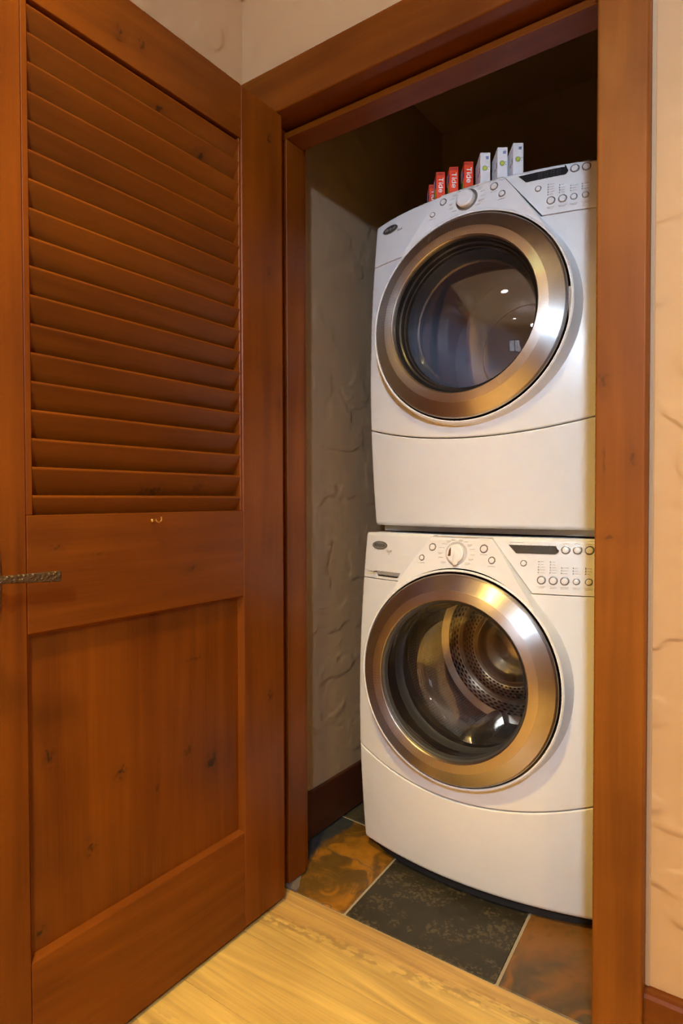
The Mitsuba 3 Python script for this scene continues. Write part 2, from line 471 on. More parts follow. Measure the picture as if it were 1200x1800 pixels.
def tile_mesh(i, j, gap=0.0035):
    def P(xx, yy, dx, dy):
        y = yy - (0.045 * xx if yy > 0.1 else 0) + dy
        return (min(max(xx - 0.068 * (y - 0.05) + dx, CX0 + 0.004), CX1 - 0.002), y)
    a, b, c, d = P(xs[i], ys[j], gap, gap), P(xs[i + 1], ys[j], -gap, gap), P(xs[i + 1], ys[j + 1], -gap, -gap), P(xs[i], ys[j + 1], gap, -gap)
    poly = Polygon([a, b, c, d]).buffer(-0.004).buffer(0.004, quad_segs=3)
    low = np.array(poly.exterior.coords)[:-1]
    top = np.array(poly.buffer(-0.0018).exterior.coords)[:-1]
    P3 = np.vstack([np.c_[low, np.full(len(low), -0.012)], np.c_[low, np.full(len(low), -0.0038)], np.c_[top, np.full(len(top), -0.002)]])
    return trimesh.Trimesh(P3, process=False).convex_hull


kinds = {(0, 0): 1, (1, 0): 2, (2, 0): 3, (0, 1): 4, (1, 1): 3, (2, 1): 2, (0, 2): 2, (1, 2): 1, (2, 2): 4}
for (i, j), k in kinds.items():
    add('floor_closet__tile', tile_mesh(i, j), f'slate_{k}')
# mortar smear and pale sealant in the corner at the foot of the jamb
V = np.array([(-0.03, 0.048, 0), (0.042, 0.047, 0), (0.040, 0.066, 0), (0.010, 0.110, 0), (-0.012, 0.150, 0), (-0.03, 0.155, 0)])
add('floor_closet__mortar', prism(Polygon(V[:, :2]), 2, -0.006, 0.003), 'mortar')

# ------------------------------------------------------------------ door trim: casing, head, jambs, stops
struct('trim_1')
ZH, ZT = 2.041, 2.1555
def casing_profile(a0, a1, y0, y1, r=0.005, n=4):
    """cross-section (a, y) with rounded front corners"""
    P = [(a0, y1), (a1, y1)]
    for k in range(n + 1):
        q = math.pi / 2 * k / n
        P.append((a1 - r + r * math.cos(q), y0 + r - r * math.sin(q)))
    for k in range(n + 1):
        q = math.pi / 2 * k / n
        P.append((a0 + r - r * math.sin(q), y0 + r - r * math.cos(q)))
    return P


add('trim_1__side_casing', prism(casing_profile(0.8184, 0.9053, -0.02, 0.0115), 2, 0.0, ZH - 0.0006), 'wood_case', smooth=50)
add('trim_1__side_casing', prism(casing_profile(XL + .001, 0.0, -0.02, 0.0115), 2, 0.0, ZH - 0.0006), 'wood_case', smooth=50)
hp = [(y, z) for z, y in casing_profile(ZH, ZT, -0.02, 0.0115)]
add('trim_1__head_casing', prism(Polygon(hp), 0, XL + .001, 0.9053), 'wood_x', smooth=50)
add('trim_1__side_jamb', box(-0.0125, 0.0, 0.0125, 0.154, 0.006, 2.048, 0.0015), 'wood_z')
add('trim_1__side_jamb', box(0.8234, 0.8384, 0.0125, 0.154, 0.006, 2.048, 0.0015), 'wood_z')
add('trim_1__head_jamb', box(-0.0125, 0.8384, 0.0125, 0.154, 2.0485, 2.0655, 0.0015), 'wood_x')
add('trim_1__stop', box(0.0004, 0.013, 0.055, 0.128, 0.006, 2.0175, 0.0015), 'wood_z')
add('trim_1__stop', box(0.8104, 0.823, 0.055, 0.128, 0.006, 2.0175, 0.0015), 'wood_z')
add('trim_1__head_stop', box(0.0004, 0.823, 0.055, 0.128, 2.018, 2.0335, 0.0015), 'wood_x')
add('trim_1__head_stop', box(0.0004, 0.823, 0.075, 0.118, 2.034, 2.0484, 0.0), 'wood_x')
# pale caulk line down the outer edge of the casing
add('trim_1__caulk_line', box(0.9055, 0.9135, 0.0085, 0.0119, 0.16, ZT, 0.001), 'caulk')
# baseboards
bp = [(0.0119, 0.0), (-0.006, 0.0), (-0.006, 0.146), (-0.002, 0.152), (0.0, 0.158), (0.004, 0.16), (0.0119, 0.16)]
add('baseboard_front', prism(Polygon(bp), 0, 0.9058, XR - .001), 'wood_x')
struct('baseboard_front')
add('baseboard_closet', box(CX0 + 0.0004, CX0 + 0.014, 0.156, CY1 - .001, 0.0035, 0.149, 0.003), 'wood_dark')
struct('baseboard_closet')

# ------------------------------------------------------------------ louvred door, open at a right angle
D = 'door_1'
tag(D, 'stained knotty wood door with louvres above and a flat panel below, standing open', kind='structure')
DX0, DX1 = 0.010, 0.045
YS1, YS2, YF = -0.1484, -0.6755, -0.822
ZB, ZL, ZP1, ZP2, ZR, ZD = 0.012, 1.0295, 0.824, 0.2475, 1.9135, 2.040
add(f'{D}__stile', box(DX0, DX1, YS1, 0.0, ZB, ZD, 0.0025), 'wood_z')
add(f'{D}__stile', box(DX0, DX1, YF, YS2, ZB, ZD, 0.0025), 'wood_z')
add(f'{D}__rail', box(DX0, DX1, YS2, YS1, ZR, ZD, 0.001), 'wood_y')
add(f'{D}__rail', box(DX0, DX1, YS2, YS1, ZP1, ZL, 0.001), 'wood_y')
add(f'{D}__rail', box(DX0, DX1, YS2, YS1, ZB, ZP2, 0.001), 'wood_y')
add(f'{D}__panel', box(0.017, 0.030, YS2 + .001, YS1 - .001, ZP2 + .001, ZP1 - .001, 0), 'wood_zb')
# sloped moulding round the panel
for (ya, yb) in ((YS2, YS2 + 0.006), (YS1, YS1 - 0.006)):
    pts = [(0.030, ya), (0.0445, ya), (0.030, yb)]
    m = prism(Polygon(pts), 2, ZP2, ZP1)
    add(f'{D}__moulding', m, 'wood_z')
for (za, zb) in ((ZP2, ZP2 + 0.006), (ZP1, ZP1 - 0.006)):
    m = prism(Polygon([(0.030, za), (0.0445, za), (0.030, zb)]), 1, YS2, YS1)
    add(f'{D}__moulding', m, 'wood_y')
# beads that hold the louvres
add(f'{D}__bead', box(0.011, 0.0425, YS2, YS2 + 0.0125, ZL, ZR, 0.0015), 'wood_z')
add(f'{D}__bead', box(0.011, 0.0425, YS1 - 0.007, YS1, ZL, ZR, 0.0015), 'wood_z')


def slat_poly(z):
    """cross-section (x, z): the upper edge stands at the front, the lower one at the back"""
    th, ln, ang = 0.0085, 0.064, math.radians(62)
    d = np.array((-math.cos(ang), -math.sin(ang)))
    nn = np.array((-d[1], d[0]))
    tip = np.array((0.0390, z - 0.0042))
    P = [tip + d * 0.0 + nn * (th / 2) * s for s in ()]
    pts = []
    for k in range(7):
        q = math.pi * k / 6
        pts.append(tip + nn * (th / 2) * math.cos(q) - d * (th / 2) * math.sin(q))
    for k in range(7):
        q = math.pi * k / 6
        pts.append(tip + d * (ln - th) - nn * (th / 2) * math.cos(q) + d * (th / 2) * math.sin(q))
    return Polygon([tuple(p) for p in pts])


for k in range(18):
    z = 1.0645 + 0.04962 * k
    if k == 17:
        z = 1.9055
    m = prism(slat_poly(z), 1, YS2 + 0.0122, YS1 - 0.0067)
    if k == 0:
        m = man2tm(tm2man(m).trim_by_plane((0, 0, 1), ZL - 0.001))
    add(f'{D}__slat', m, 'wood_y', smooth=45)
# lever handle
hk = f'{D}__handle'
hz = 0.926
pl = Polygon([(-0.80, hz - .062), (-0.7235, hz - .062), (-0.7235, hz + .062), (-0.80, hz + .062)]).buffer(-0.02).buffer(0.02, quad_segs=6)
m = prism(pl, 0, DX1 + .0002, DX1 + 0.0062)
add(hk, m, 'hammered_bronze', smooth=40)
tag(hk, 'hammered dark bronze lever handle')
add(f'{hk}__neck', tube([(DX1 + .006, -0.762, hz), (0.105, -0.762, hz)], 0.0095, 20), 'hammered_bronze', smooth=50)
secs = []
for (y, h, w, zc) in ((-0.775, 0.010, 0.012, 0.9295), (-0.762, 0.0135, 0.013, 0.9295), (-0.745, 0.0125, 0.012, 0.9300), (-0.70, 0.0150, 0.011, 0.9285), (-0.652, 0.0186, 0.010, 0.9265), (-0.648, 0.0178, 0.008, 0.9265)):
    secs.append([(0.100 + w / 2 * math.copysign(abs(math.cos(q)) ** 0.5, math.cos(q)), y, zc + h / 2 * math.copysign(abs(math.sin(q)) ** 0.5, math.sin(q))) for q in np.linspace(0, 2 * math.pi, 25)[:-1]])
V = np.array(secs).reshape(-1, 3)
F = []
n = 24
for i in range(len(secs) - 1):
    for k in range(n):
        k2 = (k + 1) % n
        F.append((i * n + k, (i + 1) * n + k, (i + 1) * n + k2, i * n + k2))
V = np.vstack([V, V[:n].mean(0), V[-n:].mean(0)])
F3 = [t for f in F for t in ((f[0], f[1], f[2]), (f[0], f[2], f[3]))]
for k in range(n):
    k2 = (k + 1) % n
    F3 += [(len(V) - 2, k, k2), (len(V) - 1, (len(secs) - 1) * n + k2, (len(secs) - 1) * n + k)]
lv = trimesh.Trimesh(V, F3, process=True).subdivide_to_size(0.0022)
lv.merge_vertices()
lv.vertices += lv.vertex_normals * (0.0016 * (meshkit.fbm(lv.vertices * 330, 2, 5) - 0.5))[:, None]
add(f'{hk}__lever', lv, 'hammered_bronze', smooth=True)
# small brass cup hook on the middle rail
q = np.linspace(-0.5 * math.pi, 0.75 * math.pi, 16)
hook = [(DX1, -0.4155, 1.0135), (DX1 + .006, -0.4155, 1.0135), (DX1 + .011, -0.4155, 1.0128)]
hook += [(DX1 + 0.0145 + 0.001 * k / 15, -0.4155 + 0.0065 * (1 + math.sin(a)), 1.0165 - 0.0062 * math.cos(a)) for k, a in enumerate(q)]
hm = cat([tube(hook, 0.0015, 10), trimesh.creation.icosphere(2, 0.0042).apply_translation((DX1 + .002, -0.4155, 1.0135))])
add(f'{D}__hook', hm, 'brass', smooth=60)
tag(f'{D}__hook', 'small brass cup hook')

# small fitting high in the corner of the hall
sm = trimesh.creation.icosphere(3, 1.0)
sm.apply_scale((0.024, 0.024, 0.020))
sm.apply_translation((XL + 0.014, -0.004, 2.418))
add('motion_sensor', sm, 'sensor_plastic', smooth=True)
tag('motion_sensor', 'rounded beige fitting up in the wall corner above the open door', 'sensor')

# ------------------------------------------------------------------ washing machine and dryer
XC = 0.416
XM0, XM1 = 0.0715, 0.7605
ZSV = np.array([0, .03, .0671, .1765, .2834, .3445, .4055, .5081, .6438, .7271, .863, .9553, 1.0])
YSV = np.array([.344, .341, .3362, .3222, .3136, .3111, .3085, .3090, .3140, .3210, .3375, .351, .358])
_c = np.polyfit(ZSV, YSV, 5)
RC = (0.410, 0.591)                 # centre of the round door
TILT, YP = 0.060, 0.2475


def S(x, z):
    return np.polyval(_c, z) - 0.0588 + 0.5 * (np.asarray(x) - XC) ** 2


def YF_(z):
    z = np.asarray(z, float)
    plane = YP + TILT * (z - RC[1])
    t = np.clip((z - 0.80) / 0.14, 0, 1)
    t = t * t * (3 - 2 * t)
    return plane * (1 - t) + (np.polyval(_c, z) - 0.0588 - 0.004) * t


def panel(x0, x1, zlo, zhi, rx0=0.012, rx1=0.012, rz0=0.006, rz1=0.006, th=0.03, nx=44, nz=44):
    def nodes(n, ra, rb, L):
        a, b = min(ra / L, .3), min(rb / L, .3)
        s = 1 - np.cos(np.linspace(0, math.pi / 2, 7))
        return np.unique(np.round(np.r_[a * s, np.linspace(a, 1 - b, n), 1 - b * s], 6))
    U = nodes(nx, rx0, rx1, x1 - x0)
    Wn = nodes(nz, rz0, rz1, float(np.mean(zhi(np.array([XC])) - zlo(np.array([XC])))))
    u, w = np.meshgrid(U, Wn, indexing='ij')
    x = x0 + (x1 - x0) * u
    z = zlo(x) + (zhi(x) - zlo(x)) * w

    def roll(d, r):
        if r <= 0:
            return np.zeros_like(d)
        k = np.clip(1 - d / r, 0, 1)
        return r * (1 - np.sqrt(np.maximum(1 - k * k, 0)))
    y = S(x, z) + roll(x - x0, rx0) + roll(x1 - x, rx1) + roll(z - zlo(x), rz0) + roll(zhi(x) - z, rz1)
    y = np.minimum(y, S(x, z) + max(rx0, rx1, rz0, rz1))
    yb = S(x, z) + max(th, 0.02)
    a, b = x.shape
    V = np.vstack([np.c_[x.ravel(), y.ravel(), z.ravel()], np.c_[x.ravel(), yb.ravel(), z.ravel()]])
    idx = np.arange(a * b).reshape(a, b)
    q = np.c_[idx[:-1, :-1].ravel(), idx[1:, :-1].ravel(), idx[1:, 1:].ravel(), idx[:-1, 1:].ravel()]
    N = a * b
    F = [q, q[:, ::-1] + N]
    ring = np.r_[idx[:, 0], idx[-1, 1:], idx[-2::-1, -1], idx[0, -2:0:-1]]
    r2 = np.roll(ring, -1)
    F.append(np.c_[ring, ring + N, r2 + N, r2])
    return tm(V, np.vstack(F))


def cyl_y(xc, zc, r, y0, y1, n=160):
    a = np.linspace(0, 2 * math.pi, n + 1)[:-1]
    return prism(Polygon(np.c_[xc + r * np.cos(a), zc + r * np.sin(a)]), 1, y0, y1)


def surface_y(x, z):
    return min(float(S(x, z)), float(YF_(z)) if abs(x - RC[0]) < 0.083 + (0.957 - z) * 0.89 else 9)


def shear(m, zc=None):
    m.vertices[:, 1] += TILT * m.vertices[:, 2]
    return m


def ring_at(prof, n=192, y=YP):
    m, uv = lathe(prof, n)
    shear(m)
    m.apply_translation((RC[0], y, RC[1]))
    return m, uv


def on_face(poly, depth=0.0006, lift=0.0003):
    """a thin flat piece of outline poly (x, z) lying on the machine's face"""
    m = trimesh.creation.extrude_polygon(poly, depth, engine='earcut')
    if max(poly.bounds[2] - poly.bounds[0], poly.bounds[3] - poly.bounds[1]) > 0.025:
        m = m.subdivide_to_size(0.005)
    x, z, t = m.vertices.T
    c = poly.centroid
    y0 = np.array([surface_y(a, b) for a, b in zip(x, z)])
    base = surface_y(c.x, c.y)
    hang = np.abs(y0 - base) < 0.012
    y0 = np.where(hang, y0, base)
    v = np.c_[x, y0 - lift - t, z]
    return trimesh.Trimesh(v, m.faces[:, ::-1], process=False)


def disc_on(x, z, prof, n=28):
    m, uv = lathe(prof, n)
    sl = (surface_y(x, z + .01) - surface_y(x, z - .01)) / .02
    sx = (surface_y(x + .006, z) - surface_y(x - .006, z)) / .012
    m.vertices[:, 1] += sl * m.vertices[:, 2] + np.clip(sx, -.5, .5) * m.vertices[:, 0]
    m.apply_translation((x, surface_y(x, z), z))
    return m


def rect(x0, x1, z0, z1):
    return Polygon([(x0, z0), (x1, z0), (x1, z1), (x0, z1)])


def text_on(text, x, z, h, centre=True, bold=False):
    m = meshkit.text_mesh(text, h, 0.0005, bold)
    v = m.vertices.copy()
    if centre:
        v[:, 0] -= (v[:, 0].min() + v[:, 0].max()) / 2
        v[:, 1] -= (v[:, 1].min() + v[:, 1].max()) / 2
    X, Z = x + v[:, 0], z + v[:, 1]
    y = np.array([surface_y(a, b) for a, b in zip(X, Z)])
    return trimesh.Trimesh(np.c_[X, y - 0.0003 - v[:, 2], Z], m.faces[:, ::-1], process=False)


def machine(name, zo, yo, dryer):
    def put(key, mesh, mat, smooth=False, uv=None, label=None):
        mesh = mesh.copy() if isinstance(mesh, trimesh.Trimesh) else man2tm(mesh)
        mesh.apply_translation((0, yo, zo))
        k = add(f'{name}__{key}', mesh, mat, smooth, uv)
        if label:
            tag(k, label)
        return k[len(name) + 2:]

    top = (lambda x: 0.9535 - 0.010 * ((x - XC) / 0.343) ** 4) if dryer else (lambda x: 0.9585 - 0.003 * ((x - XC) / 0.343) ** 4)
    seam = (lambda x: 0.2735 + 0.38 * (x - XC) ** 2) if dryer else (lambda x: 0.2640 + 0.55 * (x - XC) ** 2)
    const = lambda c: (lambda x: np.full_like(np.asarray(x, float), c))
    zleft = const(0.812) if dryer else const(0.8235)
    zright = const(0.8215)
    gap = 0.0011
    # cabinet
    well = tm2man(cyl_y(RC[0], RC[1], 0.272, 0.2, 0.85))
    if dryer:
        put('cabinet', tm2man(box(0.0665, 0.7655, 0.385, 1.02, 0.036, 0.865, 0.003)) - well, 'white_enamel', 20)
        put('cabinet_top', box(0.09, 0.742, 0.352, 1.0, 0.8655, 0.948, 0.003), 'white_enamel')
        put('plinth', box(0.095, 0.737, 0.36, 1.0, 0.0128, 0.0355, 0), 'grey_metal', label='grey strip under the body')
    else:
        put('cabinet', tm2man(box(0.0745, 0.7575, 0.365, 1.05, 0.036, 0.955, 0.003)) - well, 'white_enamel', 20)
        xx = np.linspace(0.088, 0.744, 24)
        pp = Polygon(list(zip(xx, S(xx, 0.03) + 0.026 + 0.02 * (2 * (xx - XC) / 0.66) ** 8)) + [(0.744, 0.9), (0.088, 0.9)])
        put('plinth', prism(pp, 2, 0.0, 0.0355), 'shadow_gap', label='dark recessed base')
    # lower panel
    put('lower_panel', panel(XM0, XM1, const(0.030), lambda x: seam(x) - 0.0016, rz0=0.012, rz1=0.004), 'white_enamel', 40)
    # upper panel with the round opening
    pts = panel(XM0, XM1, lambda x: seam(x) + 0.0016, lambda x: np.where(x < RC[0], zleft(x), zright(x)) - gap, rz0=0.004, rz1=0.0012, nx=80, nz=60)
    hole = tm2man(cyl_y(RC[0], RC[1], 0.262, 0.0, 0.6))
    fp = tm2man(pts) - hole
    put('front_panel', fp, 'white_enamel', 40)
    # corner block (the washer's is the front of the detergent drawer) and control panel
    corner = tm2man(panel(XM0, RC[0], lambda x: zleft(x) + gap, top, rx1=0, rz0=0.0012, rz1=0.010, nx=40, nz=20))
    ctrl = tm2man(panel(RC[0], XM1, lambda x: zright(x) + gap, top, rx0=0, rz0=0.0012, rz1=0.010, nx=40, nz=20))
    disc = Point(*RC).buffer(0.292, quad_segs=48)
    shape = disc.union(rect(RC[0] - 0.083, RC[0] + 0.083, 0.70, 0.957)).convex_hull
    full = shape.union(rect(RC[0] - 0.083, RC[0] + 0.083, 0.94, 0.99))
    tri_cut = tm2man(prism(full.buffer(0.0012), 1, 0.0, 0.8))
    ck = put('drawer_front' if not dryer else 'corner_panel', corner - tri_cut, 'white_plastic', 40)
    ctrl_key = put('control_panel', ctrl - tri_cut, 'white_plastic', 40)
    # raised surround of the door that runs up between the panels
    shape = shape.intersection(rect(0, 1, 0, 0.9555 if not dryer else 0.9505))
    P = np.array(orient(shape).exterior.coords)[:-1]
    cs = m3.CrossSection([(P - np.array(RC)).tolist()])
    lay = []
    ext = m3.Manifold.extrude(cs, 0.05, 10, 0, (0.965, 0.965))
    ext = ext - m3.Manifold.extrude(m3.CrossSection.circle(0.2765, 200), 0.2).translate((0, 0, -0.05))
    ext = ext.refine_to_length(0.012)
    q = ext.to_mesh()
    v = np.array(q.vert_properties[:, :3], float)
    # keep the flat top edge and the sloping sides from shrinking near the top
    x, z, t = v[:, 0], v[:, 1], v[:, 2]
    s = 1 - 0.035 * t / 0.05
    kz = np.clip((z / s - 0.20) / 0.12, 0, 1)
    x = x / (1 - (1 - s) * kz) ** 1 * 1.0 if False else np.where(kz > 0, x / s * (s * (1 - kz) + 1 * kz), x)
    z = np.where(kz > 0, z / s * (s * (1 - kz) + 1 * kz), z)
    X, Z = x + RC[0], z + RC[1]
    yy = YF_(Z) + (0.05 - t)
    edge_roll = 0.0
    Z_top = 0.9555 if not dryer else 0.9505
    d = np.clip(1 - (Z_top - Z) / 0.010, 0, 1)
    yy = np.where(t > 0.049, yy + 0.010 * (1 - np.sqrt(1 - d * d)), yy)
    sm_ = trimesh.Trimesh(np.c_[X, yy, Z], np.array(q.tri_verts), process=False)
    sk = put('door_surround', sm_, 'white_plastic', 35)
    # dark well behind the door ring
    m, uv = ring_at([[(0.278, 0.001), (0.278, -0.016), (0.205, -0.016), (0.205, -0.05)]], 128)
    put('door_seat', m, 'black_plastic', 30)
    # rounded lip of the opening
    m, uv = ring_at([arc(0.2752, -0.006, 0.2752, 0.0022, 0.0, 2) + arc(0.2752, 0.0022, 0.2795, 0.0022, 0.25, 5) + [(0.2812, 0.0004)]], 160)
    put('door_lip', m, 'white_plastic', True)
    # the round door: brushed ring, satin inner band
    dk = 'door'
    prof = [[(0.2702, 0.0035), (0.2700, 0.0068), (0.2680, 0.0100), (0.2645, 0.0130)], [(0.2645, 0.0130), (0.2520, 0.0190), (0.2410, 0.0243), (0.2305, 0.0292)]]
    m, uv = ring_at([[(0.2640, -0.0150), (0.2696, -0.0100), (0.2700, 0.0034)]], 160)
    put(f'{dk}__edge', m, 'black_plastic', True, label='black edge behind the steel ring')
    m, uv = ring_at(prof)
    put(dk, m, 'brushed_steel', True, uv, label='brushed steel ring')
    m, uv = ring_at([[(0.2305, 0.0292), (0.2295, 0.0300), (0.217, 0.0320), (0.2065, 0.0326)], arc(0.2065, 0.0326, 0.2035, 0.0285, 0.15, 4) + [(0.2030, 0.0185)]])
    put(f'{dk}__inner_band', m, 'satin_steel', True, uv)
    if dryer:
        m, uv = ring_at([[(0.2030, 0.022), (0.1995, 0.0195)], [(0.1995, 0.0195), (0.1965, 0.004)], [(0.1965, 0.004), (0.1915, 0.002)], [(0.1915, 0.002), (0.1895, -0.012)],
                         [(0.1895, -0.012), (0.1855, -0.013)], [(0.1855, -0.013), (0.1838, -0.024)]], 128)
        put(f'{dk}__inner_frame', m, 'black_plastic', True)
        front = [(r, 0.0105 - 1.0 * r * r) for r in np.linspace(0.0001, 0.184, 14)]
        back = [(r, 0.0055 - 1.0 * r * r) for r in np.linspace(0.184, 0.0001, 14)]
        m, uv = ring_at([front[::-1]], 128)
        put(f'{dk}__window', m, 'tinted_glass', True)
        # hinge seen in the gap on the right
        for zz, h in ((RC[1] + 0.035, 0.012), (RC[1] - 0.048, 0.012)):
            pass
        hz_ = [box(0.6785, 0.6842, YP - 0.001, YP + 0.014, RC[1] - 0.052, RC[1] + 0.028, 0.001)]
        put(f'{dk}__hinge', cat(hz_), 'grey_metal', label='grey hinge plate in the gap')
        for zz in (RC[1] + 0.036, RC[1] - 0.060):
            s_ = trimesh.creation.icosphere(2, 0.0042)
            s_.apply_translation((0.6785 - 0.4 * (zz - RC[1] + 0.012) ** 2 * 10, YP + 0.002 + TILT * (zz - RC[1]), zz))
            put(f'{dk}__hinge_screw', s_, 'chrome', 60)
        # dim drum behind the window
        m, uv = lathe([[(0.205, -0.04), (0.25, -0.06), (0.26, -0.10), (0.26, -0.50)], [(0.26, -0.50), (0.16, -0.505), (0.15, -0.49), (0.001, -0.485)]], 96)
        m.apply_translation((RC[0], YP, RC[1]))
        put('drum', m, 'dryer_drum', 30)
    else:
        m, uv = ring_at([[(0.2030, 0.022), (0.1985, 0.0215), (0.1965, 0.016)], [(0.1965, 0.016), (0.1935, 0.010)]], 128)
        put(f'{dk}__inner_frame', m, 'rubber', True)
        outer = [(0.1965, 0.0215), (0.1955, 0.0150), (0.1925, 0.0080), (0.1880, 0.0050), (0.1865, -0.0010), (0.1850, -0.0080), (0.1805, -0.0120), (0.1790, -0.0220), (0.1770, -0.0330), (0.1730, -0.0370), (0.1710, -0.0480), (0.1640, -0.0700), (0.1480, -0.0900), (0.1150, -0.1020), (0.07, -0.1070), (0.0001, -0.1090)]
        inner = [(0.1965 + .0, 0.0216)] + [(r + (0.0050 if r > 0.12 else 0.003) * (1 if r > .001 else 0), t - (0.0020 if r > 0.16 else 0.0050)) for r, t in outer[1:]]
        # clear bowl: front surface (concave towards the hall) and the back surface towards the drum
        m, uv = ring_at([outer], 128)
        put(f'{dk}__glass_bowl', m, 'clear_glass', True)
        m, uv = ring_at([[(0.236, -0.012), (0.232, -0.030), (0.212, -0.036), (0.218, -0.048), (0.206, -0.060), (0.214, -0.074), (0.202, -0.088)]], 128)
        put('gasket', m, 'rubber', True, label='grey rubber bellows')
        r0, y0 = 0.245, -0.095
        prof = [[(0.200, y0), (0.222, y0 - 0.006)], [(0.222, y0 - 0.006), (0.238, y0 - 0.02), (r0, y0 - 0.045), (r0, y0 - 0.075), (r0 - 0.006, y0 - 0.085), (r0 - 0.006, y0 - 0.10), (r0, y0 - 0.11), (r0, y0 - 0.33)]]
        m, uv = lathe(prof, 160)
        m.apply_translation((RC[0], YP, RC[1]))
        put('drum', m, 'drum_steel', True, uv)
        prof = [[(r0, y0 - 0.33), (0.222, y0 - 0.338)], [(0.222, y0 - 0.338), (0.218, y0 - 0.330), (0.178, y0 - 0.326)], [(0.178, y0 - 0.326), (0.174, y0 - 0.338), (0.168, y0 - 0.338)],
                [(0.168, y0 - 0.338), (0.165, y0 - 0.322), (0.122, y0 - 0.316)], [(0.122, y0 - 0.316), (0.118, y0 - 0.330), (0.112, y0 - 0.330)],
                [(0.112, y0 - 0.330), (0.106, y0 - 0.308), (0.070, y0 - 0.296), (0.030, y0 - 0.291), (0.001, y0 - 0.290)]]
        m, uv = lathe(prof, 120)
        m.apply_translation((RC[0], YP, RC[1]))
        put('drum__back_plate', m, 'drum_back_steel', True, np.c_[uv[:, 0], np.hypot(m.vertices[:, 0] - RC[0], m.vertices[:, 2] - RC[1])])
        for a in (20, 140, 260):
            a = math.radians(a)
            c_, s_ = math.cos(a), math.sin(a)
            sec = []
            for (yy_, hw, hh) in ((0.17, 0.020, 0.004), (0.19, 0.034, 0.040), (0.30, 0.034, 0.046), (0.40, 0.028, 0.040), (0.41, 0.018, 0.006)):
                for w_ in (-1, -0.45, 0, 0.45, 1):
                    rr = r0 - 0.002 - hh * (1 - w_ * w_)
                    tt = hw * w_
                    sec.append((RC[0] + rr * c_ - tt * s_, YP + yy_, RC[1] + rr * s_ + tt * c_))
            put('drum__lifter', trimesh.Trimesh(np.array(sec), process=False).convex_hull, 'drum_back_steel', 50)

    # ---- things on the controls
    def button(parent, x, z, r, ring=True, mat='white_button'):
        k = put(f'{parent}__button', disc_on(x, z, [[(r * 0.72, 0.0004), (r * 0.70, 0.0028)], arc(r * 0.70, 0.0028, r * 0.55, 0.0036, 0.1, 3) + [(0.0003, 0.0037)]]), mat, 40)
        put(f'{parent}__button_ring', disc_on(x, z, [[(r, 0.0002), (r * 0.97, 0.0012), (r * 0.80, 0.0014), (r * 0.72, 0.0004)]]), 'button_ring', 40)

    button(sk, 0.3304, 0.9265, 0.0105)
    button(sk, 0.3015, 0.8968, 0.0082)
    button(sk, 0.4768, 0.9280, 0.0112)
    button(sk, 0.5007, 0.9000, 0.0095)
    for bx in ((0.5762 if not dryer else 0.5880, 0.8955, 0.0080),):
        button(ctrl_key, *bx)
    rows = [0.6720, 0.6980] + ([0.7240] if not dryer else [])
    for x in rows:
        button(ctrl_key, x, 0.9315, 0.0108)
    lows = [(0.6200, 0.0106), (0.6470, 0.0106), (0.6727, 0.0106 if not dryer else 0.0086), (0.6985, 0.0082)] + ([(0.7254, 0.0088)] if not dryer else [])
    for x, r in lows:
        button(ctrl_key, x, 0.8560 if not dryer else 0.8578, r)
    # indicator lamps above the lower row, with their legends
    dots, legend = [], []
    counts = (5, 5, 3, 3, 3) if not dryer else (5, 4, 3, 3)
    for (x, r), cnt in zip(lows, counts):
        for i in range(cnt):
            z = 0.8745 + 0.0066 * i
            dots.append(on_face(Point(x - 0.0080, z).buffer(0.0013, quad_segs=3)))
            L = 0.006 + 0.007 * rng.random()
            legend.append(on_face(rect(x - 0.0045, x - 0.0045 + L, z - 0.0006, z + 0.0006), 0.0002))
        for i in range(2):
            L = 0.006 + 0.004 * rng.random()
            legend.append(on_face(rect(x - L, x + L, 0.8400 - 0.0032 * i, 0.8412 - 0.0032 * i), 0.0002))
    for d_ in dots:
        put(f'{ctrl_key}__indicator', d_, 'print_dark')
    for x in rows:
        legend.append(on_face(rect(x - 0.007, x + 0.007, 0.9462, 0.9472), 0.0002))
    legend.append(on_face(rect(0.541, 0.575, 0.9462, 0.9472), 0.0002))
    k = put(f'{ctrl_key}__legend', cat(legend), 'print_pale')
    tag(f'{name}__{k}', kind='stuff')
    # display
    disp = Polygon([(0.5375, 0.9402), (0.6465, 0.9402), (0.6465, 0.9198), (0.5575, 0.9198)]).union(Point(0.6465, 0.9300).buffer(0.0102, quad_segs=10))
    put(f'{ctrl_key}__display', on_face(disp, 0.0014), 'display_black' if dryer else 'display_grey', label='dark display window')
    segs = []
    for i in range(4):
        x0 = 0.588 + 0.0145 * i
        for (a, b, c, d_) in ((0, .008, .0135, .0146), (0, .008, .0068, .0079), (0, .008, 0, .0011), (0, .0011, 0, .0146), (.0069, .008, 0, .0146)):
            segs.append(on_face(rect(x0 + a, x0 + b, 0.9228 + c, 0.9228 + d_), 0.0002, 0.0019))
    put(f'{ctrl_key}__display__segment' if False else f'{ctrl_key}__display_segment', cat(segs), 'display_segment')
    # dial
    kx, kz_ = 0.4010, 0.9130
    put(f'{sk}__dial_ring', disc_on(kx, kz_, [[(0.0310, 0.0002), (0.0302, 0.0018), (0.0275, 0.0018), (0.0235, 0.0004)]], 48), 'print_pale' if not dryer else 'button_ring', 40)
    put(f'{sk}__dial', disc_on(kx, kz_, [[(0.0240, 0.0004), (0.0236, 0.0150 if dryer else 0.0105)], arc(0.0236, 0.0150 if dryer else 0.0105, 0.0200, 0.0180 if dryer else 0.0130, 0.12, 4) + [(0.0003, 0.0190 if dryer else 0.0135)]], 48), 'white_button', 40)
    yk = surface_y(kx, kz_)
